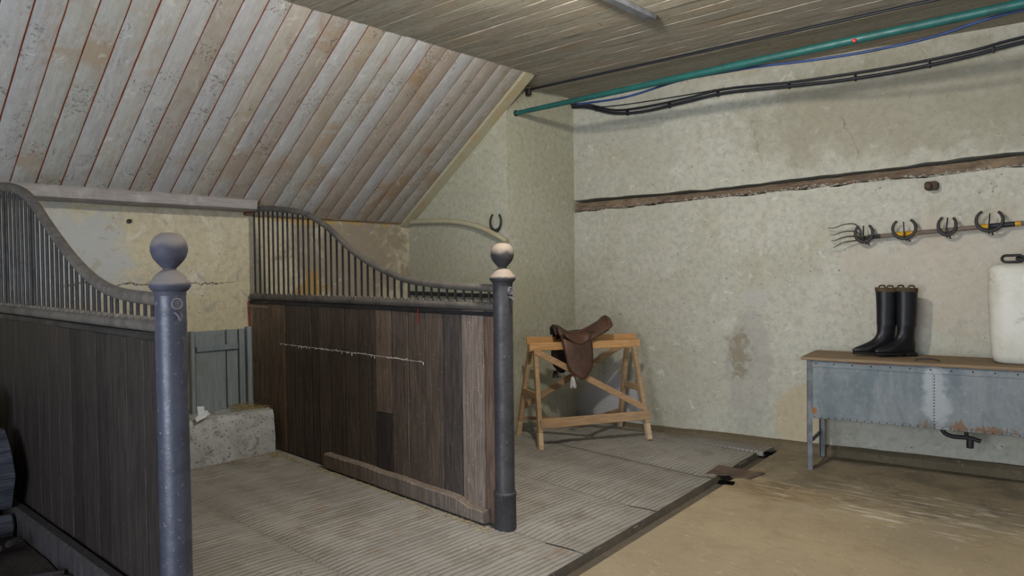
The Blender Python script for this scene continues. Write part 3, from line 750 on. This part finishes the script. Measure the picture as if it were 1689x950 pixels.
hb('brace', (.40, .07, .74), (-.45, .185, .26), .016, .05, DARK)
hb('plan_brace', (-.46, .235, .16), (.02, -.15, .175), .045, .018, DARK)
hb('plan_brace', (.46, .235, .16), (.0, -.13, .178), .045, .018, DARK)
for sx in (-1, 1):
    hb('end_rail', (sx*.462, -.165, .40), (sx*.462, .165, .40), .02, .05, (.9,.92,.94))
# saddle
zt = hz+.84
sd = thing('saddle', 'old brown leather riding saddle laid over the pine trestle', 'saddle', (1.80, 4.80, zt), rz)
rows = []
S = np.linspace(-.20, .27, 22)
for s in S:
    t = (s+.20)/.47
    zc = .045+.055*math.exp(-((t-.03)/.13)**2)-.005*math.exp(-((t-.4)/.2)**2)+.115*max(0, (t-.42)/.58)**1.35
    hw = .035+.10*math.sin(PI*min(1, .12+t*.82))**.8 if t < .97 else .10
    if t > .6: hw = .035+.10*math.sin(PI*min(1, .12+.6*.82))**.8*(1-.25*((t-.6)/.4)**2)+.03*(t-.6)
    row = []
    for k in range(13):
        q = -1+2*k/12
        row.append((s, q*hw, zc-(.075+.01*(1-t))*abs(q)**2.2))
    rows.append(row)
b = MB(); b.grid(rows); o = b.build('seat', M['leather'], sd, angle=80)
md = o.modifiers.new('thick', 'SOLIDIFY'); md.thickness = .022; md.offset = -1
o.modifiers.new('sub', 'SUBSURF').render_levels = 1
b = MB(); rows = [rows[-1]]; 
b.loft([[(.255+.012*math.cos(a)+dx, sy*.95, .142+.02*math.sin(a)-.075*abs(sy/.125)**2.2) for a in [2*PI*k/8 for k in range(8)]] for dx, sy in [(0-.02*(y/.11)**2, y) for y in np.linspace(-.112, .112, 11)]])
b.build('cantle_roll', M['leather'], sd, angle=80)
def flap(sy, mat, name):
    rows = []
    for i in range(13):
        t = i/12                        # down
        w0 = lerp(-.185, -.155, t) + .09*max(0, (t-.6)/.4)**2.2; w1 = lerp(.075, .045, t**2)-.085*max(0, (t-.6)/.4)**2.2
        row = []
        for k in range(9):
            q = k/8
            yy = .095+.105*t-.03*math.exp(-(t/.1)**2)+.012*math.sin(PI*q)
            zz = .035-.36*t+.02*(q-.5)*(1-t)-.02*math.exp(-(t/.1)**2)*0
            row.append((lerp(w0, w1, q), sy*yy, zz))
        rows.append(row)
    b = MB(); b.grid(rows); o = b.build(name, mat, sd, angle=80)
    m = o.modifiers.new('thick', 'SOLIDIFY'); m.thickness = .008; m.offset = 0
    return o
flap(-1, M['leather'], 'flap'); flap(1, M['leather_dark'], 'flap')
for sy in (-1, 1):
    b = MB(); rows = []
    for i in range(7):
        t = i/6; rows.append([(lerp(-.165, .06, k/8)+.02*math.sin(PI*k/8)*t, sy*(.10+.03*t+.004), .03-.09*t*math.sin(PI*(k+.6)/9.2)) for k in range(9)])
    b.grid(rows); o = b.build('skirt', M['leather'], sd, angle=80); m = o.modifiers.new('thick', 'SOLIDIFY'); m.thickness = .007
    b = MB(); rows = []
    for i in range(10):
        s = lerp(-.17, .24, i/9); t = i/9; zc = lerp(-.0, .07, max(0, (t-.5)*2)**1.5)
        rows.append([(s, sy*(.07+.035*math.cos(a)), .0+zc+.035*math.sin(a)) for a in [2*PI*k/8 for k in range(8)]])
    b.loft(rows); b.build('panel', M['leather_dark'], sd, angle=80)
b = MB(); b.tube([(-.205, -.045, .02), (-.215, -.03, .07), (-.212, 0, .088), (-.215, .03, .07), (-.205, .045, .02)], .016, 8); b.build('pommel_arch', M['leather_dark'], sd, angle=80)
b = MB()
for k in range(9):
    q = random.uniform(-.16, -.08); b.tube([(q, .19, -.30), (q-.01, .195, -.34), (q+jit(.02), .195, -.36)], .004, 5)
b.build('girth_strap', M['leather_dark'], sd)
b = MB()
for k in range(22):
    a = jit(.03); b.tube([(-.13+a*.3, -.19, -.30), (-.13+a*.6, -.195, -.33), (-.125+a, -.2, -.38+jit(.02))], .0022, 4)
b.build('tassel', M['hair'], sd)

# ================================================================== ZINC BENCH
BX, BY = 3.515, 5.168; br = math.atan(.155)
bn = thing('feed_bin', 'long riveted galvanised metal feed bin on angle-iron legs', 'feed bin', (BX, BY, 0), br)
LB, DB, ZT, ZB = 1.75, .44, .765, .365
def sheet_panel(x0, x1, nm):
    b = MB(); b.box(x0, x1, 0, .004, ZB, ZT)
    for i, z in ((0, ZB+.002), (1, ZT-.045)): b.box(x0, x1, -.006, .002, z, z+(.018 if i == 0 else .04))
    return b.build(nm, M['zinc'], bn, bevel=.0015)
sheet_panel(.03, .775, 'front_sheet'); 
b = MB(); b.box(.76, LB, -.004, .003, ZB, ZT); b.box(.76, LB, -.009, -.002, ZB+.002, ZB+.02); b.box(.76, LB, -.009, -.002, ZT-.045, ZT-.005); b.build('front_sheet', M['zinc'], bn, bevel=.0015)
b = MB(); b.box(.012, .02, .02, DB-.02, ZB, ZT); b.build('end_sheet', M['zinc'], bn)
b = MB(); b.box(.02, LB, DB-.02, DB-.014, ZB, ZT); b.build('rear_sheet', M['zinc'], bn)
b = MB(); b.box(.02, LB, .0, DB-.015, ZB+.004, ZB+.008); b.build('bottom_sheet', M['zinc_leg'], bn)
rv = MB()
dome = [(.0045, 0), (.0035, .002), (0, .003)]
Mr = Matrix.Rotation(PI/2, 4, 'X')
for k in range(44): rv.lathe(dome, (.05+k*.045, -.007 if .05+k*.045 < .77 else -.010, ZB+.011), 6, Mr)
for k in range(16): rv.lathe([(.0055, 0), (.004, .003), (0, .004)], (.06+k*.115, -.007 if .06+k*.115 < .77 else -.010, ZT-.02), 6, Mr)
for k in range(17): rv.lathe(dome, (.77, -.005, ZB+.03+k*.0195), 6, Mr)
o = rv.build('rivets', M['black_iron'], bn); o['kind'] = 'stuff'
def angle_leg(x, y, sx, sy, z1):
    b = MB(); b.box(0, sx*.036, 0, sy*.005, 0, z1); b.box(0, sx*.005, 0, sy*.036, 0, z1); o = b.build('leg', M['zinc_leg'], bn); o.location = (x, y, 0); return o
angle_leg(.0, -.006, 1, 1, ZT); angle_leg(.0, DB, 1, -1, ZT); angle_leg(LB, -.006, -1, 1, ZT); angle_leg(LB, DB, -1, -1, ZT)
MB().box(.004, .012, .02, DB-.02, .17, .20).build('stretcher', M['zinc_leg'], bn)
MB().box(LB-.012, LB-.004, .02, DB-.02, .17, .20).build('stretcher', M['zinc_leg'], bn)
lid = MB().box(-.035, LB+.04, -.03, DB+.03, ZT+.003, ZT+.024).build('lid', M['bench_top'], bn, bevel=.003)
b = MB(); b.tube(cr([(.66, .06, ZT+.024), (.665, .06, ZT+.034), (.70, .055, ZT+.040), (.76, .055, ZT+.040), (.79, .06, ZT+.034), (.795, .06, ZT+.024)], 4), .005, 6); b.build('lid_handle', M['black_iron'], lid)
b = MB(); b.tube(cr([(.80, .2, ZB), (.81, .2, ZB-.05), (.86, .2, ZB-.075), (.95, .2, ZB-.075), (1.02, .2, ZB-.09)], 4), .014, 8); b.lathe([(.02, 0), (.022, .03), (.018, .06)], (.96, .2, ZB-.14), 10); b.tube([(.94, .2, ZB-.075), (.94, .2, ZB+.005)], .012, 8)
b.build('drain_tap', M['black_iron'], bn, angle=60)

# riding boots
def boot(loc, rz, label):
    t = thing('riding_boot', label, 'boot', loc, rz, 'pair of black riding boots')
    # z, front extent, back extent, half width
    lv = [(.028,.235,-.060,.036),(.036,.246,-.064,.041),(.050,.240,-.066,.043),(.066,.205,-.066,.043),(.085,.150,-.064,.041),(.105,.108,-.060,.039),(.13,.078,-.056,.038),(.16,.066,-.056,.041),(.20,.066,-.060,.045),(.27,.068,-.068,.052),(.34,.070,-.072,.056),(.41,.072,-.072,.058),(.462,.076,-.072,.060)]
    rings = []
    for z, xf, xb, w in lv:
        c = (xf+xb)/2; a = (xf-xb)/2; ring = []
        for k in range(20):
            q = 2*PI*k/20; cx = math.cos(q); tw = 1.0
            if z < .12 and cx < .2: tw = .82
            if cx > .6 and z < .1: tw = .9
            ring.append((c+a*cx, w*math.sin(q)*tw, z+(.004*cx if z > .4 else 0)))
        rings.append(ring)
    b = MB(); b.loft(rings, cap=False)
    n = 20; inner = [[(x*.93, y*.9, z) for x, y, z in rings[-1]], [(x*.9, y*.86, z-.25) for x, y, z in rings[-1]]]
    b.loft([rings[-1]]+inner, cap=False); o = b.build('shaft_and_foot', M['boot'], t, angle=80)
    o.modifiers.new('sub', 'SUBSURF').render_levels = 1
    b = MB(); top = rings[-1]
    b.loft([[(x*1.015, y*1.02, z-.018) for x, y, z in top], [(x*1.02, y*1.03, z+.010) for x, y, z in top], [(x*.9, y*.88, z+.009) for x, y, z in top], [(x*.88, y*.86, z-.05) for x, y, z in top]], cap=False)
    b.build('top_lining', M['boot_rim'], t, angle=60)
    b = MB()
    for sy in (-1, 1):
        b = MB(); b.tube(cr([(-.016, sy*.054, .44), (-.014, sy*.056, .480), (.005, sy*.056, .487), (.024, sy*.056, .480), (.026, sy*.054, .44)], 4), .006, 5); b.build('pull_loop', M['boot_rim'], t)
    b = MB(); s = []
    for z, g in ((.012, .98), (.028, 1.0)):
        s.append([(.09+.152*math.cos(2*PI*k/20)*g, (.040-.006*(math.cos(2*PI*k/20) < -.2)-.004*math.cos(4*PI*k/20))*math.sin(2*PI*k/20)*g, z) for k in range(20)])
    b.loft(s); b.box(-.062, .02, -.032, .032, 0, .026); b.build('sole', M['sole'], t, bevel=.004)
    return t
zl = ZT+.025
boot((3.925, 5.55, zl), math.radians(222), 'black leather riding boot, left one of the pair')
boot((4.045, 5.575, zl), math.radians(230), 'black leather riding boot, right one of the pair nearer the drum')

# white plastic drum
dr = thing('plastic_drum', 'tall dirty white plastic container on the feed bin', 'container', (4.74, 5.63, zl), br)
rings = []
for z, sx, sy, rr in ((0, .17, .13, .05), (.012, .195, .15, .06), (.05, .208, .162, .065), (.2, .218, .168, .065), (.42, .226, .172, .065), (.56, .228, .172, .065), (.60, .222, .168, .065), (.622, .20, .15, .06), (.626, .1, .08, .03)):
    ring = []
    for k in range(32):
        q = 2*PI*k/32; cx, sn = math.cos(q), math.sin(q); e = 5.0
        f = (abs(cx)**e+abs(sn)**e)**(-1/e); ring.append((sx*cx*f, sy*sn*f, z))
    rings.append(ring)
b = MB(); b.loft(rings); b.build('body', M['drum'], dr, angle=60)
MB().lathe([(.06, 0), (.06, .02), (.05, .025)], (.09, 0, .624), 20).build('cap', M['drum'], dr)
# chain lying over the drum
ch = thing('iron_chain', 'heavy black iron chain lying on top of the white container', 'chain', (4.74, 5.63, zl+.626), br)
for k in range(5):
    L, Rr = .052, .024
    pts = []
    for i in range(25):
        q = 2*PI*i/24; pts.append((math.cos(q)*Rr+(L if math.cos(q) > 0 else -L)*.62, math.sin(q)*Rr))
    a = (PI/2-.5) if k % 2 == 0 else .35
    b = MB(); b.tube([(p[0], p[1]*math.cos(a), p[1]*math.sin(a)) for p in pts], .0085, 8)
    o = b.build('link', M['black_iron'], ch, angle=80); o.location = (-.095+k*.078, -.06, .032)

# ================================================================== PITCHFORK AND HORSESHOES
def zf(x): return 1.622+.062*(x-3.74)/1.0
pf = thing('pitchfork', 'long-handled four-pronged pitchfork hung level on the back wall', 'pitchfork', Wp(3.74, .05, 1.62))
b = MB(); b.tube([Wp(x, .055, zf(x)) for x in np.linspace(3.75, 5.2, 12)], .0145, 10); b.build('handle', wood('fork_handle', (.6,8,8), sr(128,112,100), sr(100,88,80), None), pf, True, angle=60)
for a, c, m in ((3.93, 4.07, 'yellow'), (4.425, 4.49, 'yellow'), (4.63, 4.66, 'yellow'), (4.49, 4.63, 'black_cable')):
    b = MB(); b.tube([Wp(lerp(a, c, k/3), .055, zf(lerp(a, c, k/3))) for k in range(4)], .0165, 10); b.build('tape_band', M[m], pf, True, angle=60)
b = MB(); b.tube([Wp(3.70, .055, 1.612), Wp(3.76, .055, zf(3.76)), Wp(3.84, .055, zf(3.84))], [.009, .016, .0155], 8); b.build('ferrule', M['black_iron'], pf, True)
for z0, z1, dz in ((1.722, 1.702, .0), (1.668, 1.652, 0), (1.632, 1.606, 0), (1.600, 1.555, -.02)):
    b = MB(); path = cr([Wp(3.715, .055, 1.615), Wp(3.700, .05, lerp(1.615, z0, .6)), Wp(3.665, .055, z0), Wp(3.60, .085, lerp(z0, z1, .3)+.004), Wp(3.54, .08, lerp(z0, z1, .7)-.008), Wp(3.485+(1.70-z1)*.25, .05, z1)], 5)
    b.tube(path, [lerp(.0052, .0022, i/(len(path)-1)) for i in range(len(path))], 6); b.build('prong', M['black_iron'], pf, True, angle=80)
def horseshoe(name, w, h, label, mat, n=18, r=.010, grp=None):
    t = thing(name, label, 'horseshoe', (0,0,0), 0, grp)
    pts = []
    for k in range(n+1):
        q = lerp(-.30*PI, 1.30*PI, k/n); pts.append((w/2*math.cos(q+PI)*(1 if True else 1), 0, h*.52-h*.52*math.sin(q)))
    pts = [(x, 0, z) for x, _, z in pts]
    mid = n/2; rr = [r*(1.15-.35*abs(k-mid)/mid) for k in range(n+1)]
    b = MB(); b.tube(pts, rr, 8, flat=.95, up=(0,1,0)); 
    # tube 'up' is y, so flatten in y by swapping: broad in the plane of the shoe
    b.v = [(x, y*.45, z) for x, y, z in b.v]
    o = b.build('shoe', mat, t, angle=60)
    return t
def setM(t, Mx): t.matrix_basis = Mx; WM[t.name] = Mx
wrot = math.atan(.11)
HS = [(3.735, .115, .125, 'leftmost horseshoe on the wall, beside the fork prongs'), (3.995, .145, .135, 'second horseshoe from the prongs, over yellow tape'), (4.245, .105, .125, 'third horseshoe from the prongs along the fork handle'), (4.487, .150, .138, 'rightmost horseshoe, beside the black taped handle')]
for i, (x, w_, h_, lb) in enumerate(HS):
    t = horseshoe('horseshoe', w_, h_, lb, M['rust'] if i == 9 else M['black_iron'], r=.0118, grp='horseshoe hooks holding the pitchfork')
    setM(t, Matrix.Translation(Wp(x, .085, zf(x)-.032)) @ Matrix.Rotation(wrot, 4, 'Z') @ Matrix.Rotation(jit(.08), 4, 'Y') @ Matrix.Rotation(-.12, 4, 'X'))
    b = MB(); b.tube([(0, .085, -.004), (.0, -.004, .004), (.0, -.012, .012), (.0, -.012, .115)], .0048, 6); b.build('hook', M['black_iron'], t)
    b = MB(); b.tube([(.02, .085, -.012), (.02, .0, -.004)], .005, 6); b.build('nail', M['rust'], t)
t = horseshoe('horseshoe', .125, .145, 'single horseshoe resting on the curved capping in the last stall', M['black_iron'], r=.0125)
setM(t, Matrix.Translation((1.155, 4.525, 1.752)) @ Matrix.Rotation(.06, 4, 'Y'))

# ================================================================== PIPE, CABLES, CEILING FITTINGS
tp = thing('teal_pipe', 'teal painted pipe running below the ceiling', 'pipe', (1.27, 4.67, 2.741))
b = MB(); b.tube([(x, 4.67, 2.741+.008*(x-1.27)) for x in np.linspace(1.26, 7.9, 14)], [.019+.008*min(1, k/4) for k in range(14)], 12); b.build('tube', M['teal'], tp, True, angle=60)
b = MB(); b.tube([(1.262, 4.67, 2.741), (1.28, 4.67, 2.741)], .026, 12); b.build('flange', M['black_iron'], tp, True)
b = MB(); x = 3.99; b.lathe([(.0, -.012), (.011, -.01), (.013, 0), (.011, .01), (0, .012)], (3.995, 4.648, 2.752), 10); b.build('red_cap', M['red'], tp, True)
b = MB(); b.tube(cr([(1.9, 4.70, 2.72), (2.35, 4.71, 2.705), (2.8, 4.71, 2.745), (3.3, 4.705, 2.735), (3.7, 4.71, 2.705), (4.05, 4.71, 2.69), (4.4, 4.71, 2.70), (4.75, 4.71, 2.745), (5.4, 4.71, 2.75)], 6), .0085, 7)
o = b.build('blue_cable', M['blue_cable'], angle=80); tag(o, 'blue cable sagging beneath the teal pipe', 'cable')
def cable(name, pts, r, label, clip=True):
    t = thing(name, label, 'cable', pts[0]); path = cr(pts, 6)
    MB().tube(path, r, 8).build('sheath', M['black_cable'], t, True, angle=80)
    return t, path
pts1 = [Wp(1.275, .03, 2.915), Wp(1.45, .03, 2.885), Wp(1.7, .03, 2.80), Wp(1.98, .03, 2.775), Wp(2.35, .03, 2.80), Wp(2.71, .03, 2.825), Wp(3.2, .03, 2.80), Wp(3.6, .03, 2.785), Wp(4.0, .03, 2.79), Wp(4.4, .03, 2.82), Wp(4.68, .03, 2.855), Wp(5.6, .03, 2.93)]
t, path = cable('black_cable', pts1, .0125, 'thick black cable sagging along the back wall, lower of the two')
for k in range(8, len(path), 7):
    b = MB(); q = path[k]; b.box(q.x-.004, q.x+.004, q.y-.016, q.y+.028, q.z-.016, q.z+.03); b.build('clip', M['black_cable'], t, True)
off = [.0, .004, .006, .012, .006, .012, .004, .016, .018, .006, .010, .004]
pts2 = [Vector(p)+Vector((0, -.005+.012*((i % 3)-1), .022+o_)) for i, (p, o_) in enumerate(zip(pts1, off))]
cable('black_cable', pts2, .0095, 'thinner black cable running just above the thick one')
cable('thin_wire', [Wp(1.28, .012, 2.905), Wp(1.7, .012, 2.868), Wp(2.2, .012, 2.862), Wp(2.7, .012, 2.868)], .0045, 'thin black wire between cables and ceiling near the corner')
b = MB(); rows = []
b.tube([(lerp(1.30, 5.5, k/8), 4.84+.012*k, 2.968) for k in range(9)], .011, 8)
o = b.build('ceiling_conduit', M['black_cable']); tag(o, 'thin dark conduit running along the ceiling boards', 'conduit')
b = MB(); b.box(-.02, .03, -.02, .02, -.04, .02); o = b.build('junction_clip', M['black_iron'], bevel=.008); o.location = (1.30, 4.80, 2.945); tag(o, 'small black clip where the conduit meets the corner', 'clip')
b = MB(); b.box(2.965, 3.025, 1.2, 4.02, 2.955, 2.985); o = b.build('steel_strap', M['grey_steel'], bevel=.003); tag(o, 'grey steel strap bolted across the ceiling boards', 'strap')

# ceiling lamp, above the frame
lp = thing('ceiling_lamp', 'round bulkhead lamp on the ceiling above the stalls', 'lamp', (LAMP[0], LAMP[1], 2.98))
MB().lathe([(.10, 0), (.10, -.03), (.085, -.045)], n=24).build('base', M['grey_steel'], lp)
ld = bpy.data.lights.new('lamp_light', 'POINT'); ld.energy = LAMP_POWER; ld.color = (1.0, .94, .84); ld.shadow_soft_size = .07
lo = bpy.data.objects.new('lamp_light', ld); COL.objects.link(lo); lo.location = LAMP
em = NT('lamp_glass'); em.b.inputs['Emission Color'].default_value = (1, .9, .74, 1); em.b.inputs['Emission Strength'].default_value = 6
MB().lathe([(.08, -.045), (.078, -.07), (.06, -.10), (.03, -.118), (.0, -.122)], n=24).build('shade', em.done((.9,.9,.88), .4), lp)

# ================================================================== LOGS AND SCRAPS IN THE NEAR STALL
def log(loc, L, r, rz, label):
    b = MB(); rings = []; ph = [jit(.12) for _ in range(14)]
    for i in range(8):
        x = -L+L*i/7; rings.append([(x, r*(1+ph[k])*math.cos(2*PI*k/14), r*(1+ph[k])*math.sin(2*PI*k/14)+jit(.006)) for k in range(14)])
    b.loft(rings); t = thing('log', label, 'log', loc, rz, 'stacked logs')
    b.build('bark', M['bark'], t, angle=50)
    b = MB(); b.loft([[(x+.004, y*.93, z*.93) for x, y, z in rings[-1]], [(x+.007, y*.9, z*.9) for x, y, z in rings[-1]]]); b.build('cut_end', M['log_end'], t)
    return t
log((.84, 1.06, .395), 1.4, .205, PI/2, 'big grey log, largest of the stack beside the near partition')
log((.99, 1.05, .135), 1.3, .055, PI/2, 'thin lower log at the front under the big grey log')
log((.72, 1.05, .135), 1.3, .055, PI/2, 'thin lower log at the back under the big grey log')
log((.70, 1.03, .70), 1.0, .105, PI/2+.02, 'small log lying on top of the big grey log')
b = MB(); rows = []
for i in range(19):
    x = lerp(.9, 2.5, i/18); row = []
    for j in range(11):
        y = lerp(.2, 1.06, j/10); e = math.sin(PI*i/18)**.6*(.35+.65*math.sin(PI*(.15+.7*j/10)))
        row.append((x, y, fz(x)-.004+(.06*max(0, 1-(x-.9)/1.5)+.02)*e*(.7+.6*random.random())*(0 if i in (0, 18) or j == 0 else 1)))
    rows.append(row)
b.grid(rows); o = b.build('dirt_heap', plaster('dark_dirt', sr(58,52,48), sr(44,40,38), sr(70,62,54), .4), angle=50); tag(o, 'low dark heap of dirt and bark dust below the logs', 'dirt'); o['kind'] = 'stuff'
for k in range(26):
    x = random.uniform(1.2, 2.3); y = random.uniform(.55, 1.02)
    t = random.uniform(.04, .10); b = MB(); rows = []
    for i in range(4):
        s = lerp(-t, t, i/3); w_ = t*.4*(1-.5*abs(s)/t)+jit(.008)
        rows.append([(s, -w_, jit(.005)), (s, 0, .012+jit(.008)), (s, w_, jit(.005)), (s, 0, -.01)])
    b.loft(rows); o = b.build('bark_scrap', M['scrap'], angle=30)
    o.location = (x, y, fz(x)+.05+random.uniform(0, .07)*max(0, 1-(x-1.2)/.8)); o.rotation_euler = (jit(.4), jit(.4), random.uniform(0, PI))
    tag(o, 'dark bark scrap on the floor beside the logs', 'bark', 'bark scraps beside the logs')
